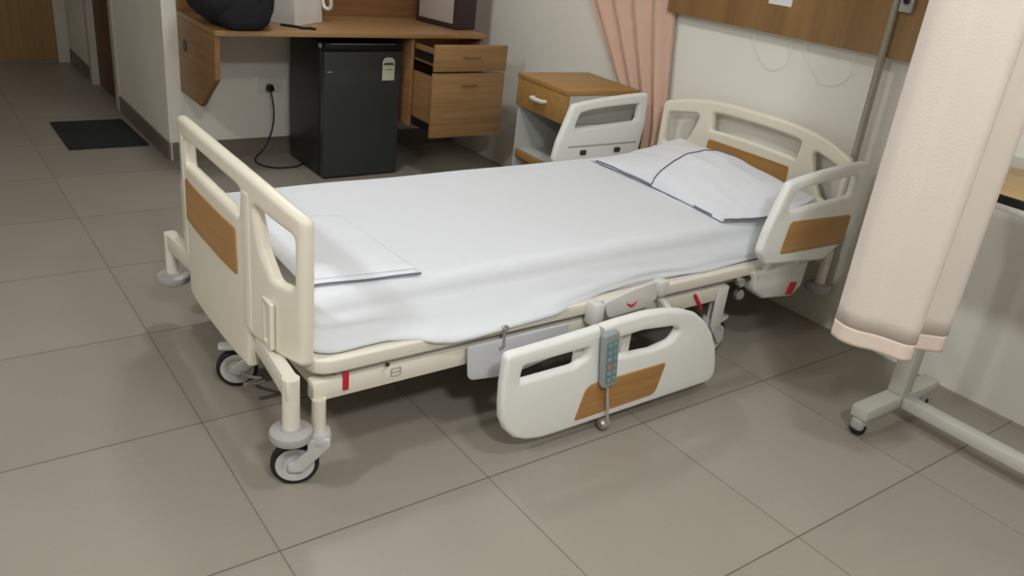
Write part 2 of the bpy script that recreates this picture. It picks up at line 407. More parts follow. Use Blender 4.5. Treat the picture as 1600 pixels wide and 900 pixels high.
# corner bumpers on their posts
def bumper(x, y, arm):
    b = B(); b.tube([(x, y, .342), (x, y, .17)], .022, 24)
    pst = link('bumper_post', b, M['steel_cream'], bed)
    b = B(); b.lathe([(.0, .2), (.026, .2), (.028, .196), (.044, .195), (.053, .19), (.056, .179), (.053, .168), (.044, .162), (.03, .16), (.028, .154), (0, .154)], (x, y, 0), n=32)
    o = link('bumper_roller', b, M['grey_pl'], pst); tag(o, 'grey round bumper roller')
    b = B(); p0 = Vector((x, y, .315)); p1 = Vector(arm)
    dd = (p1-p0); q = Matrix.Translation(p0) @ Matrix.Rotation(math.atan2(dd.y, dd.x), 4, 'Z')
    b.box(-.02, math.hypot(dd.x, dd.y), -.018, .018, -.03, .03, bev=.006, mat=q)
    link('bumper_arm', b, M['steel_cream'], bed)
bumper(.108, .198, (.13, .5, .31)); bumper(.104, 1.235, (.13, .94, .31))
bumper(2.365, .22, (2.33, .5, .315)); bumper(2.365, 1.22, (2.33, .94, .315))

# head-end side rails (raised)
def head_rail(yo, sgn, dx=0):
    out = rpoly([(1.835, .395, .035), (2.19, .362, .06), (2.305, .43, .09), (2.325, .6, .05), (2.315, .738, .02), (2.2, .733), (2.05, .722), (1.93, .708), (1.862, .697, .03), (1.80, .53, .05), (1.785, .45, .04)])
    hole = rpoly([(1.882, .588, .02), (2.27, .607, .02), (2.268, .69, .018), (2.1, .682), (1.98, .673), (1.91, .66, .03)])
    mp = lambda x, z, n: (x+dx, yo+n*sgn, z)
    b = B(); b.add(plate(out, [hole], .036, .013, 0, 3), mp)
    o = link('side_rail', b, M['abs_rail'], bed)
    b = B(); b.add(plate(rpoly([(1.895, .43, .015), (2.285, .418, .02), (2.29, .535, .02), (1.915, .552, .02)]), (), .006, .002), lambda x, z, n: (x+dx, yo+sgn*(.0185+n), z))
    tag(link('inlay', b, M['bed_wood'], o), 'wood-grain inlay panel')
    # inner face: shallow recess line and two latch buttons
    link('inner_ledge', wbox(1.86+dx, 2.28+dx, *sorted((yo-sgn*.0165, yo-sgn*.0205)), .505, .512, bev=.001), M['grey_pl'], o)
    for x in (1.95+dx, 2.16+dx):
        bb = B(); bb.box(x-.016, x+.016, *sorted((yo-sgn*.016, yo-sgn*.028)), .468, .49, bev=.003)
        link('latch_button', bb, M['dark_steel'], o)
    for x in (1.93+dx, 2.12+dx):
        bb = B(); pts = [(x, yo-sgn*.012, .40), (x, yo-sgn*.03, .37), (x, yo-sgn*.05, .335), (x, YC+sgn*.49, .315)]
        bb.tube(pts, .013, 10); link('rail_arm', bb, M['white_cover'], bed)
    return o
head_rail(.145, -1); head_rail(1.295, 1, -.022)
# lowered foot-end rail on the near side (and its twin beyond)
def foot_rail(yo, sgn):
    out = rpoly([(.645, .20), (.651, .155), (.67, .112), (.705, .076), (.75, .055), (.80, .045), (.85, .043), (1.535, .046, .025), (1.558, .075, .03), (1.548, .13), (1.528, .19), (1.495, .245), (1.45, .295), (1.395, .335), (1.33, .36), (1.25, .376), (1.16, .384), (1.05, .381), (.95, .373), (.8, .365), (.646, .36, .022), (.642, .26)])
    h1 = rpoly([(.70, .262, .008), (.90, .262, .04), (.945, .285, .02), (.945, .316, .01), (.706, .312, .01)])
    h2 = rpoly([(1.0, .258, .012), (1.22, .244, .03), (1.30, .256, .03), (1.33, .292, .012), (1.29, .311, .02), (1.16, .325, .03), (1.0, .318, .012)])
    b = B(); b.add(plate(out, [h1, h2], .036, .013, 0, 3), lambda x, z, n: (x, yo+n*sgn, z))
    o = link('side_rail', b, M['abs_rail'], bed)
    b = B(); b.add(plate(rpoly([(.925, .072, .006), (1.262, .076, .03), (1.287, .186, .008), (.955, .187, .035)]), (), .006, .002), lambda x, z, n: (x, yo+sgn*(.0185+n), z))
    tag(link('inlay', b, M['bed_wood'], o), 'wood-grain inlay panel')
    for x in (.94, 1.125):
        bb = B(); bb.box(x-.018, x+.018, *sorted((yo-sgn*.014, yo-sgn*.032)), .1, .335, bev=.005)
        bb.box(x-.02, x+.02, *sorted((yo-sgn*.03, yo-sgn*.15)), .11, .15, bev=.006)
        link('rail_arm', bb, M['white_cover'], bed)
    bb = B(); bb.tube([(.98, yo-sgn*.075, .3), (1.42, yo-sgn*.075, .3)], .013, 12); link('pivot_bar', bb, M['dark_steel'], bed)
    bb = B(); bb.tube([(1.38, yo-sgn*.075, .3), (1.38, yo-sgn*.145, .33)], .012, 10); link('pivot_bar', bb, M['white_cover'], bed)
    # cover over the rail hinge with its red smile mark
    bb = B(); bb.add(plate(rpoly([(1.125, .312, .03), (1.30, .322, .03), (1.335, .345, .02), (1.318, .412, .012), (1.22, .40, .05), (1.10, .375, .012)]), (), .014, .005), lambda x, z, n: (x, yo-sgn*.115+sgn*n, z))
    cv = link('hinge_cover', bb, M['white_cover'], bed)
    bb = B(); bb.tube([(1.196+.045*i/8, yo-sgn*.107, .356-.012*math.sin(PI*i/8)) for i in range(9)], [.001+.0035*math.sin(PI*i/8) for i in range(9)], 8)
    tag(link('red_mark', bb, M['red'], cv), 'red smile-shaped mark')
    bb = B(); bb.box(1.06, 1.098, *sorted((yo-sgn*.10, yo-sgn*.15)), .30, .375, bev=.006)
    link('hinge_block', bb, M['white_cover'], bed)
    bb = B(); bb.box(1.342, 1.385, *sorted((yo-sgn*.11, yo-sgn*.15)), .345, .40, bev=.008)
    link('hinge_block', bb, M['white_cover'], bed)
foot_rail(.05, -1); foot_rail(1.39, 1)
# grey hanging panel, clip, red tags, label and head-end control box on the near side
b = B(); b.add(plate(rpoly([(.618, .318, .01), (.63, .205, .03), (.78, .186, .04), (.985, .215, .03), (.99, .318, .01)]), (), .008, .003), lambda x, z, n: (x, .186+n, z))
link('hanging_panel', b, M['lav'], bed)
b = B(); b.tube([(.742, .196, .35), (.742, .184, .352), (.742, .182, .335), (.742, .184, .31), (.74, .178, .296), (.728, .176, .292)], .005, 8)
b.box(.733, .752, .176, .19, .345, .36, bev=.003)
link('hook', b, M['chrome'], bed)
link('red_tag', wbox(.252, .268, .2045, .2095, .262, .314, bev=.001), M['red'], bed)
qm = Matrix.Translation((1.605, .2065, .262)) @ Matrix.Rotation(math.radians(-38), 4, 'Y')
link('red_tag', B().box(-.006, .006, -.003, .003, -.04, .04, bev=.001, mat=qm), M['red'], bed)
b = B(); b.add(plate(rpoly([(.40, .252, .006), (.432, .252, .006), (.432, .279, .006), (.40, .279, .006)]), [rpoly([(.404, .255, .004), (.428, .255, .004), (.428, .264, .003), (.404, .264, .003)]), rpoly([(.404, .268, .003), (.428, .268, .003), (.428, .276, .004), (.404, .276, .004)])], .003, .0008), lambda x, z, n: (x-.008, .2095+n, z+.012))
link('rating_label', b, M['grey_pl'], bed)
b = B(); b.lathe([(0, 0), (.006, 0), (.006, .006), (0, .008)], (.372, .196, .318), (0, -1, 0), 12); link('bolt', b, M['dark_steel'], bed)
link('lift_bracket', wbox(1.70, 1.755, .199, .2095, .14, .30, bev=.003), M['white_cover'], bed)
b = B(); b.add(plate(rpoly([(1.86, .34, .01), (1.875, .262, .03), (1.94, .222, .03), (2.12, .2, .02), (2.168, .235, .02), (2.18, .34, .01)]), (), .06, .012), lambda x, z, n: (x, .205+n, z))
cb = link('control_box', b, M['white_cover'], bed)
tag(link('red_button', B().add(plate(rpoly([(2.072, .219, .003), (2.112, .214, .003), (2.128, .262, .003), (2.088, .268, .003)]), (), .006, .0015), lambda x, z, n: (x, .174+n, z)), M['red'], cb), 'red release button')
b = B(); b.lathe([(0, 0), (.018, 0), (.02, .004), (.02, .022), (.015, .026), (0, .026)], (1.80, .2, .262), (0, -1, .1), 20); link('knob', b, M['chrome'], cb)
b = B(); b.lathe([(0, 0), (.016, 0), (.018, .004), (.018, .02), (.013, .024), (0, .024)], (1.795, .2, .31), (0, -1, .1), 20); link('knob', b, M['chrome'], cb)
b = B(); b.tube([(1.80, .205, .262), (1.80, .205, .31), (1.87, .205, .31)], .009, 10); link('bracket', b, M['dark_steel'], cb)

# ------------------------------------------------------------------ mattress under its sheet
def smoothnoise(x, y, z=0., s=1.): return noise.noise(Vector((x*s, y*s, z)))
mt = thing('mattress', 'mattress wrapped in a smooth white cotton sheet on the bed', 'mattress', (1.22, .73, .368))
X0, X1, Y0, Y1, R, ZT = .25, 2.19, .335, 1.125, .05, .5
def top_z(x, y):
    z = ZT + .004*smoothnoise(x, y, 3, 2.5) + .0022*smoothnoise(x*.6+y*.3, y*4, 7, 4)
    z += .004*math.exp(-((y-.98+.12*(x-1.2))/.02)**2)*max(0, smoothnoise(x, 0, 5, 2))
    return z
def hem(x, y, nx, ny):
    if ny < -.5:
        t = [(.2, .366), (.385, .366), (.47, .36), (.57, .342), (.7, .347), (.85, .347), (1.0, .358), (1.15, .366), (1.33, .371), (1.64, .364), (1.9, .367), (2.3, .366)]
        for (a, za), (c, zc) in zip(t, t[1:]):
            if x <= c: return za+(zc-za)*max(0, (x-a)/(c-a))
    return .365
sb = B(); nx_, ny_ = 96, 40
g = sb.grid(lambda u, v: Vector((X0+(X1-X0)*u, Y0+(Y1-Y0)*v, top_z(X0+(X1-X0)*u, Y0+(Y1-Y0)*v))), nx_, ny_)
ring = []
for i in range(nx_+1): ring.append((g[i][0], (0, -1)))
ring += [(g[nx_][0], (math.sin(a), -math.cos(a))) for a in [PI/2*k/7 for k in range(1, 7)]]
for j in range(ny_+1): ring.append((g[nx_][j], (1, 0)))
ring += [(g[nx_][ny_], (math.cos(a), math.sin(a))) for a in [PI/2*k/7 for k in range(1, 7)]]
for i in range(nx_, -1, -1): ring.append((g[i][ny_], (0, 1)))
ring += [(g[0][ny_], (-math.sin(a), math.cos(a))) for a in [PI/2*k/7 for k in range(1, 7)]]
for j in range(ny_, -1, -1): ring.append((g[0][j], (-1, 0)))
ring += [(g[0][0], (-math.cos(a), -math.sin(a))) for a in [PI/2*k/7 for k in range(1, 7)]]
NR = 18; prev = [v for v, _ in ring]
for k in range(1, NR+1):
    cur = []
    for v, (nx, ny) in ring:
        if k <= 7:
            a = PI/2*k/7; off = R*math.sin(a); z = v.co.z-R*(1-math.cos(a))
        else:
            f = (k-7)/(NR-7); zb = hem(v.co.x+nx*R, v.co.y, nx, ny); z0 = v.co.z-R
            z = z0+(zb-z0)*f
            near = max(0, -ny)
            fold = .5+.5*math.sin(f*7.5+v.co.x*2.3+2.2*smoothnoise(v.co.x, 1, 0, 1.6))
            over = max(0, min(1, (.37-zb)/.016))
            off = R+f*(.006+near*(.034+.052*over))+near*(.007*fold*(1+smoothnoise(v.co.x, f*.5, 2, 5))+.012*smoothnoise(v.co.x*.7-.35*f, f*.8, 4, 5))*math.sin(PI*min(1, f*.62))
            off += (1-near)*.006*f*smoothnoise(v.co.x+v.co.y, f, 9, 9)
        cur.append(sb.bm.verts.new((v.co.x+nx*off, v.co.y+ny*off, z)))
    n = len(cur)
    for i in range(n):
        a, c = prev[i], prev[(i+1) % n]; d_, e_ = cur[i], cur[(i+1) % n]
        if a is c: sb.bm.faces.new((a, e_, d_))
        else: sb.bm.faces.new((a, c, e_, d_))
    prev = cur
sheet = link('fitted_sheet', sb, M['sheet'], mt, 60)
so = sheet.modifiers.new('cloth', 'SOLIDIFY'); so.thickness = .002; so.offset = -1
link('mattress_core', wbox(.215, 2.225, .30, 1.16, .3705, .492, bev=.03, seg=3), M['white_cover'], mt)

# folded draw sheet at the foot of the bed
fs = thing('folded_sheet', 'white folded draw sheet lying at the foot end of the mattress', 'folded sheet', (.35, .56, .505))
A_, B_, C_, D_ = Vector((.215, .83)), Vector((.51, .765)), Vector((.528, .312)), Vector((.205, .352))
def quad(u, v): return A_.lerp(B_, u).lerp(D_.lerp(C_, u), v)
def slab(b, z0, z1, sh, ins=0., n=26):
    def top(u, v):
        p = quad(ins+u*(1-2*ins), ins+v*(1-2*ins)); e = min(u, 1-u, v, 1-v)
        z = z0+(z1-z0)*min(1, (e/.03+.02))**.5 if e < .03 else z1
        return Vector((p.x+sh[0], p.y+sh[1], z+.004*smoothnoise(p.x, p.y, z0*50, 6)*min(1, e*10)+.003*max(0, math.sin(v*9+u*2))*min(1, e*10)))
    vs = b.grid(top, n, n)
    def bot(u, v):
        p = quad(ins+u*(1-2*ins), ins+v*(1-2*ins)); return Vector((p.x+sh[0], p.y+sh[1], z0-.001))
    vb = b.grid(bot, n, n)
    def rim(seq):
        for (a, c) in zip(seq, seq[1:]): b.bm.faces.new((vs[a[0]][a[1]], vs[c[0]][c[1]], vb[c[0]][c[1]], vb[a[0]][a[1]]))
    rim([(i, 0) for i in range(n+1)]); rim([(i, n) for i in range(n+1)]); rim([(0, j) for j in range(n+1)]); rim([(n, j) for j in range(n+1)])
b = B(); slab(b, .5035, .513, (0, 0)); link('lower_layer', b, M['sheet'], fs, 60)
b = B(); slab(b, .515, .522, (-.004, .018), .0); link('upper_layer', b, M['sheet'], fs, 60)
b = B(); b.tube([tuple(D_.lerp(C_, t)+Vector((0, -.002)))+(.5075+.001*math.sin(9*t),) for t in [i/20 for i in range(21)]], .0026, 8)
tag(link('hem_line', b, M['piping'], fs), 'thin dark hem')

# ------------------------------------------------------------------ pillow
pw = thing('pillow', 'white pillow with dark grey piping leaning against the headboard', 'pillow', (2.02, .70, .505))
PA, PB, PC, PD = Vector((1.812, 1.085)), Vector((2.255, 1.0)), Vector((2.265, .275)), Vector((1.765, .305))   # front-far, back-far, back-near, front-near
def pil(u, v, side):
    """u from the front edge to the head board, v from the far end to the near end"""
    p = PA.lerp(PB, u).lerp(PD.lerp(PC, u), v)
    du, dv = 1-abs(2*u-1), 1-abs(2*v-1)
    pin = .035*math.sin(PI*v)*(1-2*u)      # edges pulled in between the corners
    p = Vector((p.x+pin*.6*(1 if u < .5 else 1), p.y+.03*math.sin(PI*u)*(2*v-1)*-1))
    infl = (max(0, min(1, du*1.25))**.55)*(max(0, min(1, (dv-.04)*1.15))**.55)
    base = .508+(.075+.075*(1-v))*max(0, u-.35)**1.3          # back edge propped by the board
    if side > 0:
        z = base+.006+.112*infl+.006*smoothnoise(p.x, p.y, 1, 9)*infl+.004*smoothnoise(p.x*2, p.y*.7, 6, 12)
        z += -.012*math.exp(-((v-.86)/.03)**2)*infl*(1-u)
    else: z = max(.5075, base-.006*infl-.03*infl*(u > .5))
    return Vector((p.x, p.y, z))
b = B(); n1, n2 = 40, 60
t_ = b.grid(lambda u, v: pil(u, v, 1), n1, n2); l_ = b.grid(lambda u, v: pil(u, v, -1), n1, n2)
for seq in ([(i, 0) for i in range(n1+1)], [(i, n2) for i in range(n1+1)], [(0, j) for j in range(n2+1)], [(n1, j) for j in range(n2+1)]):
    for a, c in zip(seq, seq[1:]): b.bm.faces.new((t_[a[0]][a[1]], t_[c[0]][c[1]], l_[c[0]][c[1]], l_[a[0]][a[1]]))
link('pillowcase', b, M['pillow'], pw, 70)
def pipe(path, r=.0034):
    b = B(); b.tube([pil(u, v, 1)+Vector((0, 0, dz)) for u, v, dz in path], r, 8)
    tag(link('piping', b, M['piping'], pw), 'dark grey piping')
pipe([(0, .04+.435*i/24, .0) for i in range(25)])
pipe([(0, .80+.13*i/8, -.001) for i in range(9)])
pipe([(.02+.42*i/12, 1., -.001) for i in range(13)], .0045)
pipe([(.96*i/30, .475-.03*math.sin(PI*i/30)+.01*i/30, .001) for i in range(31)])

# ------------------------------------------------------------------ bed remote on the lowered rail
rm = thing('bed_remote', 'teal grey bed remote handset hanging over the lowered side rail', 'remote control', (1.028, .02, .27))
q = Matrix.Translation((1.010, .015, .272)) @ Matrix.Rotation(math.radians(-8), 4, 'Y') @ Matrix.Scale(.86, 4)
hp = lambda a, v, n: tuple(q @ Vector((a, -n, v)))
b = B(); b.add(plate(rpoly([(-.033, -.11, .02), (.033, -.11, .02), (.035, .11, .012), (-.035, .11, .012)]), (), .026, .008, 0, 3), hp)
bd = link('handset', b, M['teal_body'], rm)
b = B(); b.add(plate(rpoly([(-.024, -.09, .012), (.027, -.09, .012), (.027, .082, .01), (-.024, .082, .01)]), (), .004, .001), lambda a, v, n: hp(a, v, n+.0135))
kp = link('keypad', b, M['teal'], bd)
for r_ in range(6):
    for c_ in range(2):
        b = B(); x_, z_ = -.010+c_*.023, .064-r_*.028
        b.add(plate(rpoly([(x_-.008, z_-.008, .004), (x_+.008, z_-.008, .004), (x_+.008, z_+.008, .004), (x_-.008, z_+.008, .004)]), (), .004, .001), lambda a, v, n: hp(a, v, n+.0165))
        o = link('key', b, M['pinkkey'] if (r_ == 3 and c_ == 0) else M['key'], kp)
        if r_ == 3 and c_ == 0: tag(o, 'pink key')
b = B(); b.tube([hp(-.02, .10, -.008), hp(-.02, .118, -.02), hp(-.02, .118, -.055), hp(-.02, .10, -.062)], .006, 8); link('hook', b, M['grey_pl'], rm)
b = B(); b.tube([hp(0, -.108, 0), hp(.002, -.14, .0), (1.037, .012, .1), (1.045, .012, .06), (1.05, .016, .036), (1.054, .03, .022), (1.056, .055, .022), (1.05, .08, .04), (1.04, .09, .12), (1.03, .12, .26)], .0045, 8)
link('cord', b, M['grey_pl'], rm)
b = B(); b.lathe([(0, -.016), (.014, -.016), (.018, -.008), (.018, .008), (.014, .016), (0, .016)], (1.052, .03, .026), (1, 0, .2), 16); link('cord_plug', b, M['dull_steel'], rm)

# ------------------------------------------------------------------ drip stand post at the head
iv = thing('iv_pole', 'slim steel drip pole standing at the near head corner of the bed', 'pole', (2.375, .225, .34))
b = B(); b.tube([(2.375, .225, .352), (2.375, .232, 1.2), (2.375, .238, 2.1)], .0145, 16); link('pole', b, M['dull_steel'], iv)
for s in (-1, 1):
    b = B(); b.tube([(2.375, .238, 2.09), (2.375, .238+s*.05, 2.12), (2.375, .238+s*.09, 2.11), (2.375, .238+s*.1, 2.14)], .004, 8); link('hook', b, M['chrome'], iv)

# ------------------------------------------------------------------ writing desk on the left part of the desk wall
dk = thing('desk', 'wall-hung oak desk with chamfered side panel along the back wall', 'desk', (1.42, 2.85, .3))
DZ = .797
link('worktop', wbox(.674, 2.2, 2.52, WY-.001, DZ-.025, DZ, bev=.002), M['desk_wood'], dk)
b = B(); b.add(plate([(2.53, DZ-.026), (WY-.002, DZ-.026), (WY-.002, .38), (2.80, .38), (2.545, .565)], (), .025, .001), lambda y, z, n: (.687+n, y, z))
sp_ = link('side_panel', b, M['desk_wood_y'], dk)
b = B(); b.lathe([(0, -.002), (.03, -.002), (.032, 0), (.03, .002), (0, .002)], (.6735, 3.03, .64), (-1, 0, 0), 24); tag(link('cable_grommet', b, M['black_pl'], sp_), 'black cable grommet')
link('back_board', wbox(.674, 2.2, WY-.022, WY-.001, DZ+.001, 1.6, bev=.001), M['desk_back'], dk)

pd = thing('drawer_pedestal', 'oak drawer unit hung under the right end of the desk with two drawers pulled open', 'drawer unit', (1.97, 2.85, .28))
PX0, PX1, PY0, PY1 = 1.735, 2.195, 2.55, 3.12
for x in (PX0, PX1-.018): link('side_panel', wbox(x, x+.018, PY0, PY1, .29, DZ-.026, bev=.001), M['desk_wood_y'], pd)
link('bottom_panel', wbox(PX0+.018, PX1-.018, PY0+.02, PY1, .29, .308), M['desk_wood'], pd)
link('back_panel', wbox(PX0+.018, PX1-.018, PY1-.012, PY1, .308, DZ-.026), M['desk_wood'], pd)
def drawer(z0, z1, yf, hz):
    df = link('drawer', wbox(PX0+.0, PX1+.0, yf, yf+.018, z0, z1, bev=.0015), M['desk_wood'], pd)
    b = B(); zt = z1-.03; zb = z0+.02
    b.add(plate([(yf+.0185, zb), (yf+.46, zb), (yf+.46, zt), (yf+.0185, zt)], (), .012, .0005), lambda y, z, n: (PX0+.03+n, y, z))
    link('drawer_side', b, M['desk_wood_y'], df)
    b = B(); b.add(plate([(yf+.0185, zb), (yf+.46, zb), (yf+.46, zt), (yf+.0185, zt)], (), .012, .0005), lambda y, z, n: (PX1-.03+n, y, z))
    link('drawer_side', b, M['desk_wood_y'], df)
    link('drawer_base', wbox(PX0+.036, PX1-.036, yf+.0185, yf+.46, zb+.01, zb+.016), M['desk_wood'], df)
    link('drawer_back', wbox(PX0+.036, PX1-.036, yf+.448, yf+.46, zb, zt), M['desk_wood'], df)
    zr = (z0+z1)/2-.01 if z1-z0 < .2 else z0+.045
    link('runner', wbox(PX0+.018, PX0+.0235, yf+.02, yf+.45, zr-.022, zr+.022, bev=.001), M['black_pl'], df)
    xm = (PX0+PX1)/2
    b = B(); b.add(plate(rpoly([(xm-.055, hz-.008, .007), (xm+.055, hz-.008, .007), (xm+.055, hz+.008, .007), (xm-.055, hz+.008, .007)], 4), (), .008, .003), lambda x, z, n: (x, yf-.003-n, z))
    tag(link('handle', b, M['desk_wood_y'], df), 'low wooden finger pull')
drawer(.637, .775, 2.30, .715); drawer(.28, .628, 2.305, .565)

# ------------------------------------------------------------------ mini fridge
fr = thing('mini_fridge', 'dark grey mini fridge standing under the desk', 'fridge', (1.475, 2.85, 0))
FX0, FX1 = 1.25, 1.705
b = B(); b.box(FX0, FX1, 2.655, 3.06, .014, .728, bev=.006); link('cabinet', b, M['fridge_side'], fr)
b = B(); b.box(FX0+.002, FX1-.002, 2.597, 2.65, .008, .690, bev=.01, seg=3); dr = link('door', b, M['fridge_door'], fr)
b = B(); b.box(FX0, FX1, 2.592, 2.655, .694, .733, bev=.007, seg=3); link('top_cap', b, M['black_pl'], fr)
link('silver_strip', wbox(FX0+.03, FX1-.05, 2.5905, 2.5935, .727, .7295, bev=.0005), M['silver'], fr)
link('badge', wbox(1.268, 1.295, 2.594, 2.5975, .581, .587, bev=.001), M['silver'], dr)
b = B(); b.add(plate(rpoly([(1.587, .535, .003), (1.661, .535, .003), (1.661, .64, .006), (1.645, .658, .02), (1.603, .658, .02), (1.587, .64, .006)]), (), .002, .0005), lambda x, z, n: (x, 2.5955+n, z))
lb = link('energy_label', b, M['label'], dr); tag(lb, 'pale energy label')
b = B(); b.add(plate(rpoly([(1.59, .618, .002), (1.658, .618, .002), (1.648, .629, .002), (1.6, .629, .002)]), (), .001, .0003), lambda x, z, n: (x, 2.594+n, z)); link('printed_arc', b, M['label_dark'], lb)
link('printed_line', wbox(1.60, 1.648, 2.5935, 2.5945, .592, .595), M['label_dark'], lb)
b = B(); b.lathe([(0, 0), (.012, 0), (.013, .006), (.01, .012), (0, .013)], (FX0+.0, 2.64, .713), (-1, 0, 0), 16); link('hinge_cap', b, M['grey_pl'], fr)
for x in (FX0+.05, FX1-.05):
    for y in (2.7, 3.02):
        b = B(); b.lathe([(0, 0), (.018, 0), (.018, .008), (.012, .014), (0, .014)], (x, y, 0), n=16); link('foot', b, M['black_pl'], fr)

ws = thing('wall_socket', 'white double wall socket plate on the wall below the desk', 'wall socket', (1.165, WY, .405))
b = B(); b.add(plate(rpoly([(1.095, .365, .006), (1.235, .365, .006), (1.235, .447, .006), (1.095, .447, .006)]), (), .01, .003), lambda x, z, n: (x, WY-.0052+n, z)); pl_ = link('plate', b, M['white_pl'], ws)
link('rocker_switch', wbox(1.2, 1.222, WY-.016, WY-.0095, .39, .424, bev=.002), M['white_pl'], pl_)
pc = thing('power_cord', 'black fridge plug and cord running from the wall socket down to the floor', 'power cord', (1.155, 3.1, 0))
b = B(); b.add(plate(rpoly([(1.132, .378, .006), (1.178, .378, .006), (1.168, .412, .01), (1.142, .412, .01)]), (), .04, .006), lambda x, z, n: (x, WY-.032+n, z)); link('plug', b, M['black_pl'], pc)
cp = [(1.155, 3.11, .38), (1.157, 3.085, .33), (1.165, 3.09, .26), (1.162, 3.095, .19), (1.14, 3.095, .11), (1.10, 3.09, .045), (1.05, 3.07, .012), (1.02, 3.0, .006), (1.03, 2.92, .006), (1.08, 2.86, .006), (1.16, 2.845, .006), (1.23, 2.87, .006), (1.33, 3.0, .006)]
def catmull(P, k=6):
    P = [Vector(p) for p in P]; Q = [P[0]]+P+[P[-1]]; out = []
    for i in range(1, len(Q)-2):
        for j in range(k):
            t = j/k; a, b_, c, d_ = Q[i-1], Q[i], Q[i+1], Q[i+2]
            out.append(.5*((2*b_)+(c-a)*t+(2*a-5*b_+4*c-d_)*t*t+(3*b_-a-3*c+d_)*t**3))
    return out+[P[-1]]
b = B(); b.tube(catmull(cp), .0042, 8); link('cord', b, M['rubber'], pc)

# ------------------------------------------------------------------ bags on the desk
def blob(c, s, fn, nu=40, nv=24, p=.6):
    """rounded box-like lump: superellipsoid with its own dents"""
    b = B(); sg = lambda v: math.copysign(abs(v)**p, v)
    def f(u, v):
        th, ph = 2*PI*u, -PI/2+PI*v
        d_ = Vector((sg(math.cos(ph))*sg(math.cos(th)), sg(math.cos(ph))*sg(math.sin(th)), sg(math.sin(ph))))
        q_ = fn(d_); return Vector((c[0]+q_.x*s[0], c[1]+q_.y*s[1], c[2]+q_.z*s[2]))
    b.grid(f, nu, nv, True); bmesh.ops.remove_doubles(b.bm, verts=b.bm.verts, dist=1e-5)
    return b
bp_ = thing('backpack', 'black fabric backpack slumped on the left end of the desk', 'bag', (.87, 2.77, DZ))
def f1(d_):
    k = 1+.10*smoothnoise(d_.x*1.5, d_.y*1.5, d_.z*1.5+3, 1)+.04*smoothnoise(d_.x*4, d_.y*4, d_.z*4, 1)
    z = max(d_.z*k, -.985); w = 1-.18*max(0, z)-.22*max(0, -z-.55)
    return Vector((d_.x*k*w, d_.y*k*w, z))
o = link('body', blob((.81, 2.715, DZ+.195), (.185, .215, .195), f1, p=.55), M['black_fab'], bp_, 80)
def f2(d_):
    k = 1+.06*smoothnoise(d_.x*2, d_.y*2, d_.z*2+8, 1); return Vector((d_.x*k, d_.y*k, max(d_.z*k, -.98)))
link('front_pocket', blob((.82, 2.545, DZ+.107), (.125, .06, .105), f2, p=.6), M['black_fab'], o, 80)
b = B(); b.tube(catmull([(.66, 2.76, DZ+.36), (.628, 2.68, DZ+.22), (.64, 2.60, DZ+.1), (.70, 2.57, DZ+.05)]), .012, 8); link('shoulder_strap', b, M['black_fab'], bp_)
b = B(); b.tube(catmull([(.64, 2.66, DZ+.14), (.655, 2.58, DZ+.13), (.70, 2.545, DZ+.12)]), .006, 8); link('buckle', b, M['grey_pl'], o)
tb = thing('tote_bag', 'white shiny carrier bag with handles standing beside the black backpack on the desk', 'bag', (1.19, 2.85, DZ))
b = B()
TB = [(1.03, 2.86), (1.125, 2.68), (1.345, 2.85), (1.26, 3.03)]
def tbf(u, v):
    k = u*4; i = int(k) % 4; t = k-int(k)
    a, c = Vector(TB[i]), Vector(TB[(i+1) % 4]); p = a.lerp(c, t); cen = Vector((1.19, 2.855))
    p = p+(p-cen)*(.03*math.sin(v*5+i)-.06*v)+(p-cen).normalized()*(.012*smoothnoise(u*9, v*4, 2, 1))*v
    return Vector((p.x, p.y, DZ+.002+.3*v))
g2 = b.grid(tbf, 48, 14, True)
b.bm.faces.new([g2[i][0] for i in range(48)][::-1]); b.bm.faces.new([g2[i][14] for i in range(48)])
tbo = link('body', b, M['white_fab'], tb, 50)
b = B(); b.tube(catmull([(1.325, 2.82, DZ+.29), (1.355, 2.80, DZ+.2), (1.385, 2.82, DZ+.09), (1.365, 2.85, DZ+.075), (1.36, 2.88, DZ+.12), (1.345, 2.90, DZ+.27)]), .010, 8); link('handle', b, M['white_fab'], tb)
st = tag(link('loose_strap', B().tube(catmull([(1.06, 2.70, DZ+.007), (1.12, 2.64, DZ+.007), (1.135, 2.595, DZ+.007), (1.17, 2.60, DZ+.007), (1.19, 2.57, DZ+.007)]), .006, 8), M['black_fab']), 'short black strap end lying on the desk in front of the white bag', 'strap')
mb = thing('carrier_box', 'dark maroon box with pale grey printed side on the right desk end', 'box', (2.13, 2.9, DZ))
q = Matrix.Translation((2.075, 2.655, DZ+.001)) @ Matrix.Rotation(math.radians(10), 4, 'Z')
b = B(); b.box(0, .15, 0, .36, 0, .42, bev=.006, mat=q); bo = link('body', b, M['maroon'], mb)
b = B(); b.box(-.003, .0, .03, .33, .03, .38, bev=.001, mat=q); tag(link('printed_panel', b, M['grey_print'], bo), 'pale grey printed panel')

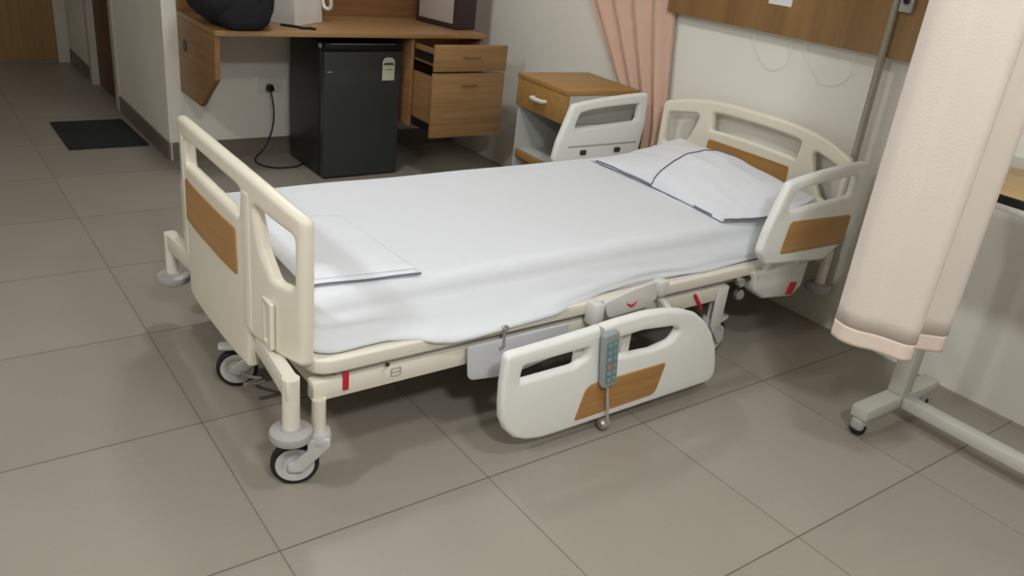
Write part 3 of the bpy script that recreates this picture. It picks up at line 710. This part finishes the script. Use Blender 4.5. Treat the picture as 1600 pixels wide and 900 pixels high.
# ------------------------------------------------------------------ bedside cabinet
CX, CY, CW, CDp = 2.128, 1.6, .215, .213
cb_ = thing('bedside_cabinet', 'beech bedside cabinet with white drawer pull beyond the bed', 'cabinet', (CX, CY, 0))
rq = Matrix.Translation((CX, CY, 0)) @ Matrix.Rotation(math.radians(-4), 4, 'Z')
def cbx(name, mat, x0, x1, y0, y1, z0, z1, bev=.002, parent=None): return link(name, B().box(x0, x1, y0, y1, z0, z1, bev=bev, mat=rq), mat, parent or cb_)
cbx('top', M['cab_wood'], -CW, CW, -CDp, CDp, .708, .73)
cbx('drawer_case', M['cab_inside'], -CW+.02, CW-.004, -CDp+.004, CDp-.004, .575, .7075)
cdw = cbx('drawer', M['cab_wood'], -CW+.002, -CW+.0195, -CDp+.002, CDp-.002, .573, .7065)
b = B(); b.tube([rq @ Vector((-CW+.004, -.05, .644)), rq @ Vector((-CW-.02, -.046, .644)), rq @ Vector((-CW-.024, 0, .643)), rq @ Vector((-CW-.02, .046, .644)), rq @ Vector((-CW+.004, .05, .644))], [.008, .010, .011, .010, .008], 12)
tag(link('handle', b, M['white_pl'], cdw), 'white drawer pull')
for s in (-1, 1): cbx('side_panel', M['cab_inside'], -CW+.012, CW-.01, s*(CDp-.018)-.008, s*(CDp-.018)+.008, .09, .5745)
cbx('back_panel', M['cab_inside'], CW-.02, CW-.011, -CDp+.027, CDp-.027, .09, .5745)
cbx('shelf', M['cab_inside'], -CW+.03, CW-.021, -CDp+.027, CDp-.027, .335, .352)
cbx('shelf_edge', M['cab_wood'], -CW+.01, -CW+.029, -CDp+.027, CDp-.027, .318, .354)
cbx('base', M['cab_wood'], -CW+.01, CW-.01, -CDp+.005, CDp-.005, .07, .0895)
for sx in (-1, 1):
    for sy in (-1, 1):
        c = rq @ Vector((sx*(CW-.04), sy*(CDp-.04), 0))
        b = B(); b.lathe([(0, -.01), (.024, -.01), (.027, -.006), (.027, .006), (.024, .01), (0, .01)], (c.x, c.y, .027), (0, 1, 0), 20); b.tube([(c.x, c.y, .03), (c.x, c.y, .072)], .012, 10)
        link('castor', b, M['rubber'], cb_)

# ------------------------------------------------------------------ curtains
def interp(P, t):
    s = t*(len(P)-1); i = min(int(s), len(P)-2); return i, s-i
def cr(P, t):
    i, f = interp(P, t); g_ = lambda k: Vector(P[max(0, min(len(P)-1, k))])
    a, b_, c, d_ = g_(i-1), g_(i), g_(i+1), g_(i+2)
    return .5*((2*b_)+(c-a)*f+(2*a-5*b_+4*c-d_)*f*f+(3*b_-a-3*c+d_)*f**3)
def curtain(name, label, prof, z0, z1, mat, hem_h, nu=140, nv=40, wob=.006):
    t = thing(name, label, 'curtain', (prof(0.5, 0).x, prof(0.5, 0).y, z1))
    def f(z_a, z_b):
        def g_(u, v):
            z = z_a+(z_b-z_a)*v; p = prof(u, (z-z0)/(z1-z0))
            w = wob*smoothnoise(u*3, z*1.3, 2, 1)
            return Vector((p.x+w, p.y+w, z))
        return g_
    b = B(); b.grid(f(z0+hem_h, z1), nu, nv); o = link('drape', b, mat, t, 80)
    m = o.modifiers.new('cloth', 'SOLIDIFY'); m.thickness = .003
    b = B(); b.grid(f(z0, z0+hem_h), nu, 6); o = link('hem', b, M['hem'] if mat is M['curtain_b'] else mat, t, 80)
    m = o.modifiers.new('cloth', 'SOLIDIFY'); m.thickness = .0036
    return t
PB_ = [(1.512, -.352), (1.498, -.395), (1.508, -.44), (1.528, -.475), (1.540, -.515), (1.552, -.552), (1.578, -.566), (1.602, -.552), (1.615, -.525), (1.642, -.518), (1.682, -.548), (1.715, -.574), (1.745, -.568), (1.755, -.54)]
curtain('privacy_curtain', 'pale pink privacy curtain hanging in front of the overbed table at right', lambda u, h: cr(PB_, u), .43, 2.55, M['curtain_b'], .05)
def pa(u, h):
    z = .30+h*2.25
    ya, yb = 1.235+.08*max(0, min(1, (z-.5)/.7)), (1.52 if z < .6 else 1.52+.41*min(1, (z-.6)/.5))
    y = ya+(yb-ya)*u
    return Vector((2.392+.018*math.sin(u*2*PI*4.3+.5)*(1-.25*h)+.006*math.sin(u*29), y, 0))
curtain('bedside_curtain', 'peach curtain hanging on the head wall between the cabinet and the headboard', pa, .30, 2.55, M['curtain_a'], .07)
# ceiling rails they hang from
for nm, pts, lab in (('curtain_rail', [(1.3, -.5, 2.6), (2.42, -.5, 2.6)], 'white curtain rail above the pale pink curtain'), ('curtain_rail', [(2.38, 1.15, 2.6), (2.38, 2.0, 2.6)], 'white curtain rail above the peach curtain')):
    b = B(); b.tube(pts, .014, 10)
    a_, c_ = Vector(pts[0]), Vector(pts[1]); m_ = (a_+c_)/2
    b.tube([m_, m_+Vector((0, 0, .098))], .008, 8)
    tag(link(nm, b, M['white_pl']), lab, 'curtain rail')

# ------------------------------------------------------------------ things on the head wall
wp = thing('wall_panel', 'long brown wood-veneer panel fixed on the wall above the headboard', 'wall panel', (WX, .2, 1.1))
link('board', wbox(WX-.05, WX-.0005, -1.4, 1.34, 1.10, 1.75, bev=.003), M['panel_wood'], wp)
tag(link('paper_notice', wbox(WX-.0525, WX-.0505, .672, .785, 1.212, 1.38), M['paper']), 'white paper notice stuck on the wood panel above the bed', 'paper')
so_ = thing('outlet_box', 'small grey outlet on the wood panel just right of the drip pole', 'outlet', (WX-.05, .19, 1.3))
b = B(); b.box(WX-.066, WX-.0505, .165, .215, 1.262, 1.34, bev=.004); oo = link('body', b, M['grey_pl'], so_)
b = B(); b.lathe([(0, 0), (.012, 0), (.012, .006), (.006, .006), (.005, .001), (0, .001)], (WX-.0655, .19, 1.30), (-1, 0, 0), 16); link('port', b, M['dark_steel'], oo)
for k, (ya, zb, yc, lab) in enumerate(((.835, .955, .66, 'faint pale wire loop hanging on the wall below the panel, nearer the peach curtain'), (.575, .95, .37, 'faint pale wire loop hanging on the wall below the panel, nearer the drip pole'))):
    pts = catmull([(WX-.03, ya+.01, 1.098), (WX-.012, ya, 1.03), (WX-.0045, (ya*2+yc)/3, zb+.008), (WX-.0045, (ya+yc*2)/3, zb), (WX-.006, yc, 1.0), (WX-.03, yc-.01, 1.098)])
    tag(link('wire', B().tube(pts, .0011, 6), M['wall']), lab, 'wire')

# ------------------------------------------------------------------ overbed table at right
ot = thing('overbed_table', 'grey wheeled overbed table with a maple top behind the pale pink curtain', 'table', (2.02, -.75, 0))
TZ = .885
link('tabletop', wbox(1.815, 2.20, -1.12, -.30, TZ-.012, TZ, bev=.004), M['table_wood'], ot)
link('back_lip', wbox(2.2005, 2.225, -1.12, -.30, TZ-.02, TZ+.028, bev=.004), M['table_grey'], ot)
link('edge_band', wbox(1.80, 1.8145, -1.12, -.30, TZ-.022, TZ-.001, bev=.003), M['black_pl'], ot)
link('tray_frame', wbox(1.802, 2.22, -1.11, -.31, TZ-.042, TZ-.0225, bev=.004), M['table_grey'], ot)
for y in (-.375, -1.05):
    link('column', wbox(1.985, 2.045, y-.028, y+.028, .108, TZ-.0425, bev=.006), M['table_grey'], ot)
    link('foot', wbox(1.79, 2.235, y-.03, y+.03, .065, .108, bev=.006), M['table_grey'], ot)
    for x in (1.82, 2.205):
        c = Vector((x-.008, y, .027))
        b = B(); b.box(c.x-.024, c.x+.024, y-.022, y+.022, .022, .066, bev=.012, seg=3)
        cs = link('castor', b, M['grey_pl'], ot)
        b = B(); b.lathe([(0, -.013), (.022, -.013), (.026, -.009), (.026, .009), (.022, .013), (0, .013)], c, (1, .3, 0), 20); link('wheel', b, M['rubber'], cs)
link('base_bar', wbox(1.99, 2.04, -1.02, -.405, .066, .107, bev=.006), M['table_grey'], ot)

# ------------------------------------------------------------------ floor mat
b = B(); b.add(plate(rpoly([(.147, 3.463, .01), (.566, 3.463, .01), (.55, 4.07, .01), (.147, 4.07, .01)]), (), .008, .003), lambda x, y, n: (x, y, .0045+n))
tag(link('floor_mat', b, M['mat']), 'dark doormat on the floor by the brown door', 'mat')

# ------------------------------------------------------------------ world and exposure
w = bpy.data.worlds.new('room_air'); scn.world = w; w.use_nodes = True
w.node_tree.nodes['Background'].inputs[0].default_value = (.5, .5, .5, 1); w.node_tree.nodes['Background'].inputs[1].default_value = .05
vs_ = scn.view_settings; vs_.view_transform = 'Standard'; vs_.look = 'None'; vs_.exposure = .78; vs_.gamma = 1; vs_.use_curve_mapping = False
